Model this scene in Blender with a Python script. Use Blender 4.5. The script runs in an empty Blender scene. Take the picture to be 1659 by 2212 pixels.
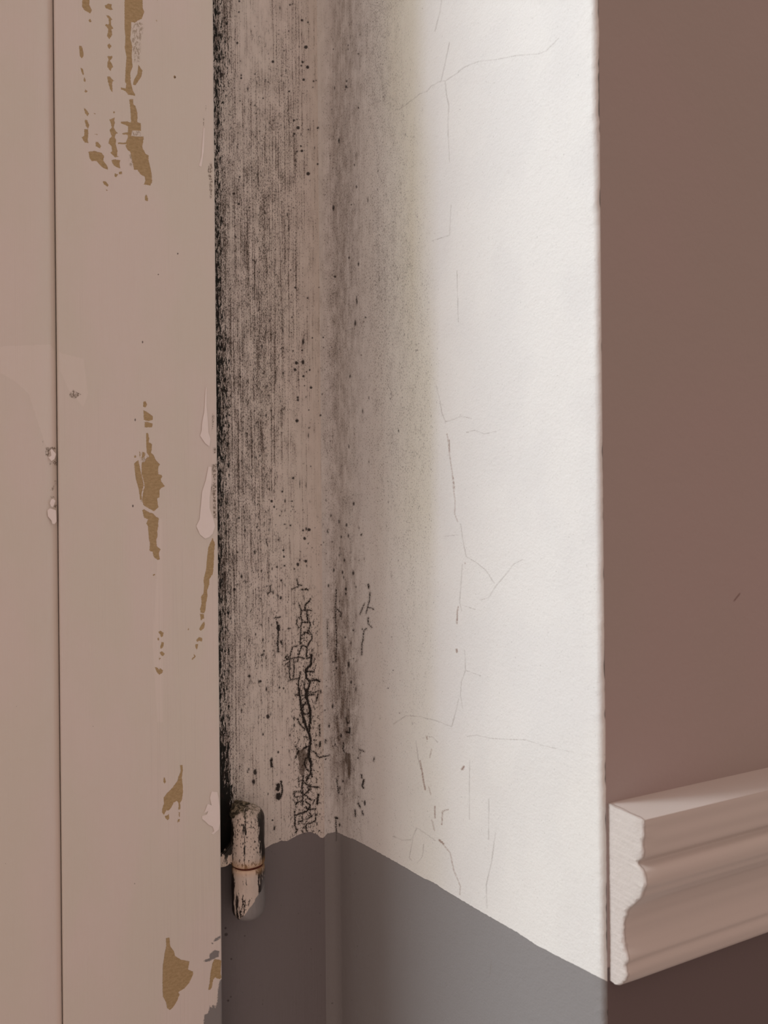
import bpy, bmesh, math, random
import numpy as np
from mathutils import Vector, Matrix

# ------------------------------------------------------------------ camera
F = 1800.0                     # focal length in pixels of the 1659 x 2212 frame
RHO = 0.0092                   # slight roll of the hand-held camera
CAMZ = 1.35
R_ = np.array([math.cos(RHO), 0, -math.sin(RHO)])
U_ = np.array([math.sin(RHO), 0, math.cos(RHO)])
F_ = np.array([0, 1, 0.0])
sc = bpy.context.scene
cam_d = bpy.data.cameras.new('camera')
cam = bpy.data.objects.new('camera', cam_d)
sc.collection.objects.link(cam)
cam.matrix_world = Matrix(((R_[0], U_[0], -F_[0], 0), (R_[1], U_[1], -F_[1], 0), (R_[2], U_[2], -F_[2], CAMZ), (0, 0, 0, 1)))
cam_d.sensor_fit = 'HORIZONTAL'
cam_d.sensor_width = 36
cam_d.lens = F / 1659 * 36
cam_d.clip_start = 0.01
cam_d.dof.use_dof = True
cam_d.dof.focus_distance = 0.46
cam_d.dof.aperture_fstop = 20
sc.camera = cam

# ------------------------------------------------------------------ geometry of the place (metres)
D = np.array([0.8858, 0.4641, 0.0])        # along the room wall and window frame, to the right
N = np.array([0.4641, -0.8858, 0.0])       # from the window wall into the room
Z = np.array([0, 0, 1.0])
RV = np.array([0.5807, -0.8141, 0.0])      # along the reveal, from the window towards the room
def ray(px, py):
    return F_ + R_ * (px - 829.5) / F + U_ * (1106 - py) / F
def proj(P):
    P = np.asarray(P, float) - np.array([0, 0, CAMZ])
    y = P @ F_
    return 829.5 + F * (P @ R_) / y, 1106 - F * (P @ U_) / y
def hit(px, py, O, nrm):
    r = ray(px, py); c = np.array([0, 0, CAMZ])
    t = ((O - c) @ nrm) / (r @ nrm)
    return c + r * t
C0 = ray(722, 1797) * 0.5                   # inner corner
C0 = np.array([C0[0], C0[1], 0.0])
rvn = np.array([-RV[1], RV[0], 0]); rvn = -rvn if rvn[0] > 0 else rvn   # reveal normal, facing the window opening
e = hit(1303, 2115, C0, rvn)
E0 = np.array([e[0], e[1], 0.0])            # outer corner of the reveal
LREV = float(np.linalg.norm(E0 - C0))
RAILZ = float(e[2])

# ------------------------------------------------------------------ light
sc.view_settings.view_transform = 'Standard'
sc.view_settings.look = 'None'
sc.view_settings.exposure = 0.0
sc.view_settings.gamma = 1.0
sc.view_settings.use_curve_mapping = False
SUN_AZ = math.radians(13)                   # horizontal angle between daylight and the window wall
SUN_EL = math.radians(33)
sd = bpy.data.lights.new('daylight', 'SUN')
sd.energy = 1.9
sd.angle = math.radians(21)
sd.color = (0.91, 0.97, 1.0)
sun = bpy.data.objects.new('daylight', sd)
sc.collection.objects.link(sun)
ld = (D * math.cos(SUN_AZ) + N * math.sin(SUN_AZ)) * math.cos(SUN_EL) - Z * math.sin(SUN_EL)
sun.rotation_euler = Vector(ld).to_track_quat('-Z', 'Y').to_euler()
sun.location = Vector(-ld * 2 + np.array([0, 0, CAMZ]))
w = bpy.data.worlds.new('world'); sc.world = w; w.use_nodes = True
nt = w.node_tree; nt.nodes.clear()
wo = nt.nodes.new('ShaderNodeOutputWorld'); bg = nt.nodes.new('ShaderNodeBackground')
tc = nt.nodes.new('ShaderNodeTexCoord'); dp = nt.nodes.new('ShaderNodeVectorMath'); dp.operation = 'DOT_PRODUCT'
dp.inputs[1].default_value = tuple(N)
rp = nt.nodes.new('ShaderNodeValToRGB')
mr = nt.nodes.new('ShaderNodeMapRange'); mr.inputs[1].default_value = -1; mr.inputs[2].default_value = 1
rp.color_ramp.elements[0].position = 0.46; rp.color_ramp.elements[0].color = (2.4, 2.5, 2.5, 1)   # sky side
rp.color_ramp.elements[1].position = 0.50; rp.color_ramp.elements[1].color = (0.465, 0.335, 0.282, 1)  # dim warm room
nt.links.new(tc.outputs['Generated'], dp.inputs[0]); nt.links.new(dp.outputs['Value'], mr.inputs[0])
sz = nt.nodes.new('ShaderNodeSeparateXYZ'); nt.links.new(tc.outputs['Generated'], sz.inputs[0])
mz = nt.nodes.new('ShaderNodeMapRange'); mz.inputs[1].default_value = -0.9; mz.inputs[2].default_value = 0.9; mz.inputs[3].default_value = 0.55; mz.inputs[4].default_value = 1.45
nt.links.new(sz.outputs[2], mz.inputs[0]); nt.links.new(mz.outputs[0], bg.inputs[1])
nt.links.new(mr.outputs[0], rp.inputs[0]); nt.links.new(rp.outputs[0], bg.inputs[0]); nt.links.new(bg.outputs[0], wo.inputs[0])

# ------------------------------------------------------------------ node helper
class NB:
    def __init__(s, name):
        s.m = bpy.data.materials.new(name); s.m.use_nodes = True
        s.t = s.m.node_tree; s.t.nodes.clear()
        s.out = s.t.nodes.new('ShaderNodeOutputMaterial')
        s.b = s.t.nodes.new('ShaderNodeBsdfPrincipled')
        s.t.links.new(s.b.outputs[0], s.out.inputs[0])
    def n(s, k): return s.t.nodes.new('ShaderNode' + k)
    def put(s, v, i):
        if isinstance(v, bpy.types.NodeSocket): s.t.links.new(v, i)
        elif isinstance(v, (tuple, list)):
            i.default_value = tuple(v) + ((1,) if len(v) == 3 and len(i.default_value) == 4 else ())
        else: i.default_value = v
    def math(s, op, a, b=0.0, c=0.0, clamp=False):
        n = s.n('Math'); n.operation = op; n.use_clamp = clamp
        s.put(a, n.inputs[0]); s.put(b, n.inputs[1]); s.put(c, n.inputs[2]); return n.outputs[0]
    def add(s, a, b): return s.math('ADD', a, b)
    def sub(s, a, b): return s.math('SUBTRACT', a, b)
    def mul(s, a, b): return s.math('MULTIPLY', a, b)
    def mx(s, a, b): return s.math('MAXIMUM', a, b)
    def sat(s, a): return s.math('ADD', a, 0.0, clamp=True)
    def step(s, v, lo, hi):                      # smooth step from lo to hi
        n = s.n('MapRange'); n.interpolation_type = 'SMOOTHSTEP'
        s.put(v, n.inputs[0]); s.put(lo, n.inputs[1]); s.put(hi, n.inputs[2]); n.inputs[3].default_value = 0; n.inputs[4].default_value = 1
        return n.outputs[0]
    def attr(s, name, vec=False):
        n = s.n('Attribute'); n.attribute_name = name
        return n.outputs['Vector'] if vec else n.outputs['Fac']
    def obj(s): return s.n('TexCoord').outputs['Object']
    def sca(s, v, k, off=(0, 0, 0)):
        n = s.n('Mapping'); s.put(v, n.inputs[0]); n.inputs[1].default_value = off; n.inputs[3].default_value = k; return n.outputs[0]
    def noise(s, v, scale=1.0, detail=3, rough=0.5, dist=0.0, color=False):
        n = s.n('TexNoise'); s.put(v, n.inputs['Vector']); n.inputs['Scale'].default_value = scale
        n.inputs['Detail'].default_value = detail; n.inputs['Roughness'].default_value = rough; n.inputs['Distortion'].default_value = dist
        return n.outputs['Color' if color else 'Fac']
    def voro(s, v, feat='F1', rnd=1.0, out='Distance', scale=1.0):
        n = s.n('TexVoronoi'); n.feature = feat; s.put(v, n.inputs['Vector']); n.inputs['Scale'].default_value = scale
        n.inputs['Randomness'].default_value = rnd; return n.outputs[out]
    def vadd(s, a, b):
        n = s.n('VectorMath'); n.operation = 'ADD'; s.put(a, n.inputs[0]); s.put(b, n.inputs[1]); return n.outputs[0]
    def mix(s, f, a, b):
        n = s.n('Mix'); n.data_type = 'RGBA'; s.put(f, n.inputs[0]); s.put(a, n.inputs[6]); s.put(b, n.inputs[7]); return n.outputs[2]
    def fin(s, col, rough=0.6, h=None, bump=0.3, dist=0.001, spec=0.3):
        s.put(col, s.b.inputs['Base Color']); s.put(rough, s.b.inputs['Roughness'])
        s.b.inputs['Specular IOR Level'].default_value = spec
        if h is not None:
            b = s.n('Bump'); b.inputs['Strength'].default_value = bump; b.inputs['Distance'].default_value = dist
            s.put(h, b.inputs['Height']); s.t.links.new(b.outputs[0], s.b.inputs['Normal'])
        return s.m

# ------------------------------------------------------------------ field tools (distances in frame pixels, evaluated on the surfaces)
def T(ox, oy, s, pts): return [(ox + p[0] / s, oy + p[1] / s) for p in pts]
def seg_d(X, Y, a, b):
    ax, ay = a; bx, by = b; dx, dy = bx - ax, by - ay
    L = dx * dx + dy * dy + 1e-9
    t = np.clip(((X - ax) * dx + (Y - ay) * dy) / L, 0, 1)
    return np.hypot(X - ax - t * dx, Y - ay - t * dy)
def poly_field(X, Y, polys, M=10.0, inside_cap=10.0):
    Fd = np.full(X.shape, -M)
    for P in polys:
        xs = [p[0] for p in P]; ys = [p[1] for p in P]
        k = np.nonzero((X > min(xs) - M) & (X < max(xs) + M) & (Y > min(ys) - M) & (Y < max(ys) + M))[0]
        if not len(k): continue
        x, y = X[k], Y[k]; d = np.full(x.shape, 1e9); ins = np.zeros(x.shape, bool)
        for i in range(len(P)):
            a, b = P[i], P[(i + 1) % len(P)]
            d = np.minimum(d, seg_d(x, y, a, b))
            c = ((a[1] > y) != (b[1] > y))
            with np.errstate(divide='ignore', invalid='ignore'):
                xi = (b[0] - a[0]) * (y - a[1]) / ((b[1] - a[1]) or 1e-9) + a[0]
            ins ^= (c & (x < xi))
        Fd[k] = np.maximum(Fd[k], np.where(ins, np.minimum(d, inside_cap), -d))
    return np.maximum(Fd, -M)
def line_field(X, Y, lines, M=8.0):
    """lines: (width, [points]) -> signed field, positive on the line"""
    Fd = np.full(X.shape, -M)
    for wd, P in lines:
        h = wd / 2
        for a, b in zip(P[:-1], P[1:]):
            k = np.nonzero((X > min(a[0], b[0]) - M - h) & (X < max(a[0], b[0]) + M + h) & (Y > min(a[1], b[1]) - M - h) & (Y < max(a[1], b[1]) + M + h))[0]
            if len(k): Fd[k] = np.maximum(Fd[k], h - seg_d(X[k], Y[k], a, b))
    return np.maximum(Fd, -M)
def dot_field(X, Y, dots, M=6.0):
    Fd = np.full(X.shape, -M)
    o = np.argsort(Y, kind='stable'); Ys = Y[o]
    for x0, y0, r, el in dots:
        i, j = np.searchsorted(Ys, [y0 - (r + M) * el, y0 + (r + M) * el])
        k = o[i:j]; k = k[np.abs(X[k] - x0) < r + M]
        if len(k): Fd[k] = np.maximum(Fd[k], r - np.hypot(X[k] - x0, (Y[k] - y0) / el))
    return np.maximum(Fd, -M)
def table(X, Y, xs, ys, rows):
    rows = np.array(rows, float)
    xi = np.interp(X, xs, np.arange(len(xs))); yi = np.interp(Y, ys, np.arange(len(ys)))
    x0 = np.clip(xi.astype(int), 0, len(xs) - 2); y0 = np.clip(yi.astype(int), 0, len(ys) - 2)
    fx = xi - x0; fy = yi - y0
    return (rows[y0, x0] * (1 - fx) + rows[y0, x0 + 1] * fx) * (1 - fy) + (rows[y0 + 1, x0] * (1 - fx) + rows[y0 + 1, x0 + 1] * fx) * fy

# ------------------------------------------------------------------ mesh tools
def link(name, me, mat, parent=None, smooth=True):
    o = bpy.data.objects.new(name, me); sc.collection.objects.link(o)
    if mat is not None: me.materials.append(mat)
    if parent is not None: o.parent = parent
    if smooth: me.polygons.foreach_set('use_smooth', [True] * len(me.polygons))
    return o
def tag(o, label=None, cat=None, group=None, kind=None):
    if label: o['label'] = label
    if cat: o['category'] = cat
    if group: o['group'] = group
    if kind: o['kind'] = kind
    return o
def grid_mesh(name, prof, zs, close_back=None):
    """prof: (n,2) plan points, swept over heights zs; returns mesh, vertex array. Plan outline order is kept."""
    n = len(prof); m = len(zs)
    V = np.empty((m, n, 3)); V[:, :, 0] = prof[:, 0]; V[:, :, 1] = prof[:, 1]; V[:, :, 2] = np.asarray(zs)[:, None]
    V = V.reshape(-1, 3)
    i = np.arange(m - 1)[:, None] * n + np.arange(n - 1)[None, :]
    Q = np.stack([i, i + 1, i + n + 1, i + n], -1).reshape(-1, 4)
    me = bpy.data.meshes.new(name)
    me.vertices.add(len(V)); me.vertices.foreach_set('co', V.ravel())
    me.loops.add(Q.size); me.loops.foreach_set('vertex_index', Q.ravel().astype(np.int32))
    me.polygons.add(len(Q)); me.polygons.foreach_set('loop_start', (np.arange(len(Q)) * 4).astype(np.int32))
    me.update(calc_edges=True)
    return me, V
def set_attr(me, name, arr):
    a = me.attributes.new(name, 'FLOAT', 'POINT'); a.data.foreach_set('value', np.asarray(arr, np.float32))
def set_vec(me, name, arr):
    a = me.attributes.new(name, 'FLOAT_VECTOR', 'POINT'); a.data.foreach_set('vector', np.asarray(arr, np.float32).ravel())
def arc_len(prof):
    return np.concatenate([[0], np.cumsum(np.hypot(*np.diff(prof, axis=0).T))])
ZF = list(np.arange(-0.335, 0.3351, 0.00042))
ZS = CAMZ + np.array([-1.0, -0.7, -0.45] + ZF + [0.45, 0.7, 1.0])
ZC = CAMZ + np.array([-1.0, -0.7, -0.45] + list(np.arange(-0.34, 0.341, 0.01)) + [0.45, 0.7, 1.0])
def P2(*pts): return np.array([[p[0], p[1]] for p in pts])

# ------------------------------------------------------------------ traced marks
DADO = [(380, 1880), (480, 1856), (575, 1832), (583, 1826), (608, 1816), (620, 1817), (640, 1806), (655, 1799), (672, 1797), (686, 1803), (691, 1809),
        (698, 1810), (707, 1801), (722, 1797), (732, 1799), (745, 1806), (765, 1813), (790, 1826), (850, 1859), (880, 1876), (915, 1897),
        (935, 1905), (958, 1921), (991, 1941), (1035, 1967), (1118, 2014), (1161, 2043), (1259, 2093), (1303, 2117), (1400, 2168)]
A = (560, 1250, 6.38)
B = (560, 1550, 6.38)
CRACKS = [(w_ / 5.6, T(*A, p)) for w_, p in [
    (9, [(705, 280), (680, 320), (630, 365), (630, 430)]), (13, [(690, 310), (640, 355)]),
    (8, [(555, 370), (580, 440), (572, 500), (590, 600), (575, 650), (570, 780), (565, 900)]),
    (12, [(655, 430), (660, 520), (675, 590)]), (6, [(655, 430), (725, 440)]), (6, [(600, 440), (655, 430)]),
    (7, [(675, 590), (705, 610), (690, 690), (660, 745), (610, 740)]), (6, [(590, 600), (690, 600)]), (6, [(520, 560), (515, 620), (550, 680)]),
    (8, [(660, 745), (720, 770), (725, 830), (690, 880), (660, 940), (590, 920)]), (6, [(590, 780), (640, 745)]), (5, [(570, 820), (620, 820)]),
    (10, [(660, 940), (650, 1060), (650, 1100), (720, 1080)]), (9, [(590, 920), (560, 1000), (540, 1060), (530, 1140)]),
    (7, [(530, 925), (460, 945), (435, 1020), (425, 1100), (415, 1280), (425, 1400)]),
    (6, [(340, 1130), (400, 1110), (470, 1095), (560, 1080), (620, 1100)]), (6, [(360, 1085), (385, 1058), (410, 1085), (385, 1112), (360, 1085)]),
    (6, [(365, 1180), (400, 1150), (390, 1210)]), (7, [(475, 1100), (480, 1250), (470, 1380)]),
    (22, [(722, 1050), (712, 1120), (715, 1180), (650, 1250), (640, 1290)]), (16, [(640, 1285), (690, 1275), (745, 1285)]),
    (20, [(640, 1290), (650, 1370), (690, 1410)]), (11, [(690, 1410), (740, 1405), (790, 1400)]), (22, [(780, 1395), (825, 1412)]), (8, [(730, 1375), (800, 1400)]),
    (14, [(705, 1430), (680, 1500), (665, 1560)]), (40, [(655, 1540), (650, 1640)]), (24, [(655, 1640), (675, 1720), (700, 1800), (705, 1978)]),
    (10, [(620, 1420), (620, 1500), (640, 1540)]),
    (12, [(565, 1300), (545, 1400), (540, 1500)]), (20, [(540, 1500), (560, 1620), (575, 1760), (600, 1900), (610, 1978)]),
    (10, [(655, 1690), (600, 1760), (600, 1840), (640, 1870), (690, 1850)]), (7, [(450, 1390), (530, 1375)]), (8, [(500, 1600), (600, 1610), (760, 1598)]),
    (8, [(810, 1580), (800, 1630), (790, 1690)]), (5, [(700, 1560), (760, 1570), (805, 1550)]),
    (12, [(245, 600), (265, 700), (255, 900), (262, 1010)]), (34, [(262, 650), (265, 700)]), (8, [(210, 545), (290, 530)]), (12, [(300, 860), (310, 900)]),
    (7, [(1060, 150), (1050, 500), (1068, 900), (1050, 1150)]), (8, [(1070, 420), (1130, 470), (1120, 520)]),
    (4, [(1505, 400), (1545, 405), (1575, 420)]), (4, [(1450, 350), (1420, 410), (1390, 490)]), (8, [(1500, 545), (1498, 590)]), (4, [(1500, 600), (1515, 640), (1550, 670)]),
    (4, [(1440, 720), (1430, 840), (1415, 900), (1410, 1050)]), (4, [(1525, 190), (1520, 300), (1470, 480)]), (9, [(1500, 80), (1510, 125)]), (5, [(1440, 720), (1475, 690)]),
    (5, [(525, 40), (545, 105), (450, 145)]), (6, [(520, 0), (530, 80), (580, 90)]), (7, [(580, 150), (640, 150), (675, 155)]),
    (3, [(940, 560), (945, 960)]), (6, [(150, 100), (160, 180), (120, 200)])]]
CRACKS += [(w_ / 5.6, T(*B, p)) for w_, p in [
    (24, [(610, 0), (640, 110), (670, 190)]), (18, [(705, 0), (690, 120), (690, 200)]), (24, [(680, 200), (705, 300), (700, 400), (690, 450)]), (30, [(690, 440), (680, 540), (712, 620)]),
    (20, [(712, 620), (710, 760)]), (14, [(710, 760), (680, 820), (650, 870)]), (14, [(610, 425), (660, 400), (700, 400)]), (9, [(710, 770), (730, 820)]),
    (9, [(640, 560), (620, 640), (660, 720), (690, 740)]), (8, [(530, 20), (560, 90), (620, 160)]), (8, [(500, 400), (540, 460), (500, 560)]),
    (11, [(610, 800), (600, 870), (590, 960), (600, 1050), (600, 1190)]), (11, [(600, 870), (650, 920), (690, 950), (820, 958)]), (7, [(540, 880), (600, 860)]),
    (9, [(480, 1030), (560, 1020), (600, 1050), (650, 1075), (690, 1120), (725, 1135)]), (7, [(660, 960), (690, 1000), (640, 1040)]), (8, [(500, 1200), (540, 1160), (590, 1150)]),
    (8, [(490, 1020), (485, 1090), (520, 1100)]), (9, [(500, 1355), (560, 1320), (620, 1300), (655, 1290)]), (10, [(650, 1250), (700, 1270), (780, 1260)]),
    (10, [(485, 1290), (495, 1400), (490, 1490), (520, 1550), (500, 1590)]), (18, [(812, 1060), (800, 1190)]), (8, [(780, 1330), (775, 1420), (700, 1460), (650, 1465), (640, 1530), (660, 1570)]),
    (8, [(540, 1470), (545, 1430), (600, 1430), (590, 1370)]), (9, [(640, 1160), (700, 1200), (690, 1250), (650, 1300)]), (8, [(690, 1310), (730, 1360), (650, 1400)]),
    (6, [(740, 1190), (760, 1140)]), (6, [(590, 1560), (620, 1600)]), (40, [(262, 930), (255, 990)]), (55, [(268, 1070), (262, 1100)]), (14, [(300, 880), (320, 1000), (300, 1090)]),
    (7, [(720, 460), (770, 480), (800, 530), (830, 550), (960, 520)]), (8, [(830, 100), (835, 250)]), (14, [(840, 340), (835, 400)]), (8, [(915, 300), (915, 350)]),
    (18, [(160, 590), (175, 680)]), (8, [(1060, 1370), (1055, 1470), (1065, 1600), (1060, 1700)]), (10, [(1045, 1380), (1085, 1390)]),
    (16, [(1200, 200), (1245, 210), (1245, 150)]), (6, [(1160, 350), (1155, 430), (1180, 490)]), (6, [(1195, 0), (1215, 90), (1240, 60)]),
    (12, [(1440, 860), (1420, 940), (1435, 970)]), (9, [(1408, 790), (1412, 830)]), (10, [(1365, 1180), (1390, 1240)]), (8, [(1320, 1270), (1325, 1360)]),
    (9, [(1420, 1290), (1430, 1340)]), (4, [(1580, 550), (1578, 600)]), (4, [(1380, 445), (1445, 465)]), (8, [(1070, 850), (1080, 960), (1095, 1050)])]]
C2 = (800, 0, 3.16); C3 = (850, 700, 3.16); C8 = (850, 1300, 2.765)
HAIR = [(1.3, T(*C2, p)) for p in [
    [(485, 0), (475, 80), (440, 215)], [(190, 750), (235, 720), (280, 685), (340, 640), (385, 625), (415, 590), (480, 555), (515, 553), (590, 500), (640, 460), (740, 420), (860, 408), (1000, 380), (1150, 370), (1200, 350)],
    [(512, 560), (520, 650), (535, 720), (530, 830)], [(0, 1685), (60, 1665)]]]
HAIR += [(0.7, T(*C2, p)) for p in [[(540, 290), (510, 430), (485, 550)], [(530, 830), (530, 900), (540, 1100)], [(550, 1400), (540, 1605), (420, 1645)], [(590, 1850), (600, 2200)], [(1200, 350), (1290, 260)]]]
HAIR += [(1.3, T(*C3, p)) for p in [
    [(330, 610), (355, 668)], [(355, 668), (400, 655), (460, 630), (530, 645)], [(500, 740), (555, 725), (620, 750), (700, 735)],
    [(460, 1365), (475, 1480), (497, 1590), (560, 1625), (630, 1680), (690, 1770)], [(880, 1610), (820, 1640), (760, 1720), (700, 1790), (650, 1870)],
    [(470, 1640), (460, 1780), (450, 1900), (465, 1960)]]]
HAIR += [(0.7, T(*C3, p)) for p in [[(290, 420), (315, 520), (330, 610)], [(340, 1450), (440, 1440)], [(650, 1870), (590, 1885)], [(470, 1920), (560, 1950)]]]
HAIR += [(1.3, T(*C8, p)) for p in [
    [(0, 730), (75, 680), (160, 685), (270, 715), (350, 748), (375, 650), (390, 580)], [(440, 805), (500, 797), (570, 815), (680, 822), (790, 825)],
    [(610, 1380), (585, 1560), (555, 1690), (558, 1830)], [(195, 800), (240, 810), (265, 840)], [(140, 1350), (200, 1390), (250, 1425)],
    [(0, 1400), (50, 1425), (110, 1420), (140, 1350)]]]
HAIR += [(0.8, T(*C8, p)) for p in [[(425, 290), (430, 410), (405, 480), (400, 560), (415, 640)], [(430, 410), (520, 443)], [(455, 950), (455, 1300)], [(570, 1180), (570, 1420)],
    [(790, 825), (900, 860), (1080, 900)], [(120, 1400), (95, 1530), (110, 1545)], [(180, 1450), (175, 1520), (145, 1560)], [(135, 830), (150, 940), (165, 1000)], [(585, 2140), (575, 2240)]]]
BROWN = [(1.6, T(*C3, [(365, 750), (372, 790), (380, 880), (400, 1020), (410, 1130), (420, 1200), (420, 1300), (440, 1350)])), (3.0, T(*C3, [(378, 790), (380, 870)])),
         (2.4, T(*C3, [(405, 1040), (415, 1130)])), (2.2, T(*C3, [(440, 1930), (432, 1980), (430, 2040)])), (2.6, T(*C3, [(487, 1628), (490, 1635)])),
         (3, T(*C8, [(160, 950), (172, 1010)])), (3.4, T(*C8, [(172, 1010), (182, 1075), (192, 1120)])), (2, T(*C8, [(212, 1105), (225, 1150)])), (2.4, T(*C8, [(330, 1240), (295, 1250), (290, 1330)])),
         (2.4, T(*C8, [(250, 1220), (250, 1290)])), (2, T(*C8, [(232, 1305), (247, 1365)])), (4.4, T(*C8, [(275, 1422), (300, 1445)])), (1.8, T(*C8, [(300, 1450), (340, 1500), (360, 1600), (400, 1700), (395, 1750)])),
         (2.8, T(*C8, [(380, 60), (378, 130)])), (4, T(*C8, [(375, 285), (378, 300)])), (5, T(*C8, [(420, 985), (412, 1000)])), (1.8, T(*C8, [(230, 880), (220, 930)])), (3, T(*C8, [(200, 805), (205, 820)]))]
STRIPB = [T(*B, [(1180, 480), (1260, 490), (1270, 640), (1265, 760), (1250, 840), (1220, 830), (1210, 700), (1200, 640), (1180, 600)]),
          T(*B, [(500, 460), (620, 420), (690, 560), (640, 720), (600, 830), (545, 760), (540, 600)])]
rnd = random.Random(7)
DOTS = []
def dd(ox, oy, s, L):
    for t in L: DOTS.append((ox + t[0] / s, oy + t[1] / s, t[2] / s, t[3] if len(t) > 3 else 1.0))
dd(440, 0, 5.925, [(1310, 603, 24), (1265, 795, 17), (1330, 860, 22), (1280, 1020, 17), (1105, 62, 13), (1255, 258, 14), (1335, 285, 11), (1208, 1635, 23), (1155, 1540, 16), (1160, 1713, 15), (1340, 1660, 11),
   (655, 950, 9), (760, 1258, 11), (1030, 650, 10), (480, 965, 10, 2), (210, 910, 16, 2), (240, 960, 12, 2), (1095, 1170, 13), (1195, 1530, 9), (1465, 1630, 10), (1405, 1040, 12), (1440, 1030, 8), (1245, 1870, 14),
   (1250, 840, 12), (455, 15, 14), (450, 155, 12), (430, 550, 16), (885, 790, 18), (340, 210, 8), (470, 780, 7), (565, 1140, 9, 4), (600, 1340, 10), (655, 1350, 10), (465, 1290, 10), (1640, 1400, 10), (660, 1750, 9), (990, 1600, 9)])
dd(440, 600, 2.9625, [(593, 545, 11), (585, 588, 10), (635, 540, 10, 1.6), (678, 590, 6), (658, 602, 5), (638, 630, 8), (602, 765, 8), (603, 783, 8), (597, 915, 11), (748, 880, 7), (765, 382, 6), (768, 447, 5), (572, 467, 6),
   (508, 610, 6), (687, 703, 9), (573, 1282, 8), (685, 1207, 5), (503, 1368, 7), (565, 1430, 6), (555, 1585, 6), (435, 1430, 9), (1365, 463, 4), (1246, 980, 4, 2.2), (1037, 255, 5), (937, 630, 5, 2), (672, 1612, 10), (636, 1617, 7),
   (670, 1010, 4, 3.5), (675, 960, 5), (605, 655, 5), (645, 690, 5), (672, 847, 5), (498, 452, 6), (630, 465, 7), (232, 632, 6), (518, 1578, 5), (487, 1522, 5), (970, 290, 6, 3), (978, 140, 4, 5), (1057, 770, 4, 2), (1008, 495, 4),
   (360, 1138, 6), (640, 1190, 3), (645, 1665, 8), (1008, 1645, 5, 1.6), (615, 1320, 3, 8), (655, 1330, 3, 5), (585, 65, 6), (738, 62, 4), (565, 255, 5), (695, 385, 5), (758, 745, 5), (665, 130, 6)])
dd(440, 0, 2.9625, [(915, 520, 5, 1.6), (912, 555, 7, 1.5), (905, 575, 4), (922, 560, 4), (990, 690, 5, 1.5), (990, 345, 5), (925, 290, 4, 1.5), (830, 315, 5), (668, 1112, 12), (730, 1050, 7), (730, 820, 7), (628, 965, 9), (597, 970, 6), (585, 1058, 6), (978, 1195, 5, 2), (1115, 1095, 4), (1065, 1780, 4),
   (1050, 1280, 3, 5), (1035, 2030, 5), (945, 1310, 5), (965, 1055, 4, 2), (568, 25, 4), (865, 900, 6, 3), (830, 1330, 7, 3), (840, 1770, 8), (930, 1650, 5, 2), (990, 1690, 5, 3), (980, 1930, 5, 3), (225, 1305, 8), (190, 1240, 6), (205, 1515, 6), (585, 1840, 7), (565, 2030, 6),
   (315, 1665, 6), (630, 130, 8), (240, 500, 7), (110, 480, 10, 2), (85, 1900, 12, 2), (90, 2010, 12, 2), (80, 1700, 9, 2)])
dd(440, 1100, 3.606, [(632, 118, 6), (676, 125, 7), (822, 160, 12), (787, 230, 11), (570, 450, 8), (630, 440, 8), (625, 370, 9), (733, 430, 11, 1.4), (795, 405, 12), (603, 555, 9), (240, 625, 12), (1008, 1190, 7, 1.7), (355, 1300, 11), (440, 1340, 11), (1225, 200, 7), (955, 345, 5),
   (620, 320, 9), (1165, 490, 5, 3), (1210, 400, 4), (1285, 600, 5, 2), (1435, 1395, 5), (1475, 1255, 4), (1465, 995, 4), (1235, 935, 6), (1375, 1040, 3), (200, 350, 7), (195, 1060, 6), (600, 690, 10, 1.5), (500, 1615, 14, 1.3), (530, 1950, 9, 2), (400, 2050, 14, 1.5), (385, 2120, 10, 1.4),
   (1525, 1588, 4), (590, 1390, 8), (660, 930, 8), (700, 1300, 6), (540, 1100, 5), (1400, 1340, 3), (1185, 1400, 5, 3), (1130, 1210, 9, 3), (450, 480, 8), (560, 120, 5), (960, 1440, 4), (405, 975, 6, 2), (455, 1135, 8)])
dd(440, 1600, 3.606, [(400, 240, 12, 1.6), (390, 320, 12, 1.6), (215, 1700, 8), (190, 2025, 9), (212, 1995, 7), (320, 1520, 6), (175, 1510, 14), (170, 1460, 9), (1002, 2045, 7), (462, 2020, 3), (550, 690, 8), (595, 765, 6), (1060, 370, 7, 2.5), (1240, 330, 6, 3), (1205, 436, 4), (1235, 472, 4)])
XJ = [470, 485, 500, 512, 530, 570, 600, 640, 665, 690, 705, 722, 745, 770, 790, 815, 850, 890, 925, 950, 980]
YJ = [0, 120, 200, 350, 600, 800, 950, 1100, 1250, 1400, 1550, 1680, 1780]
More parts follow.
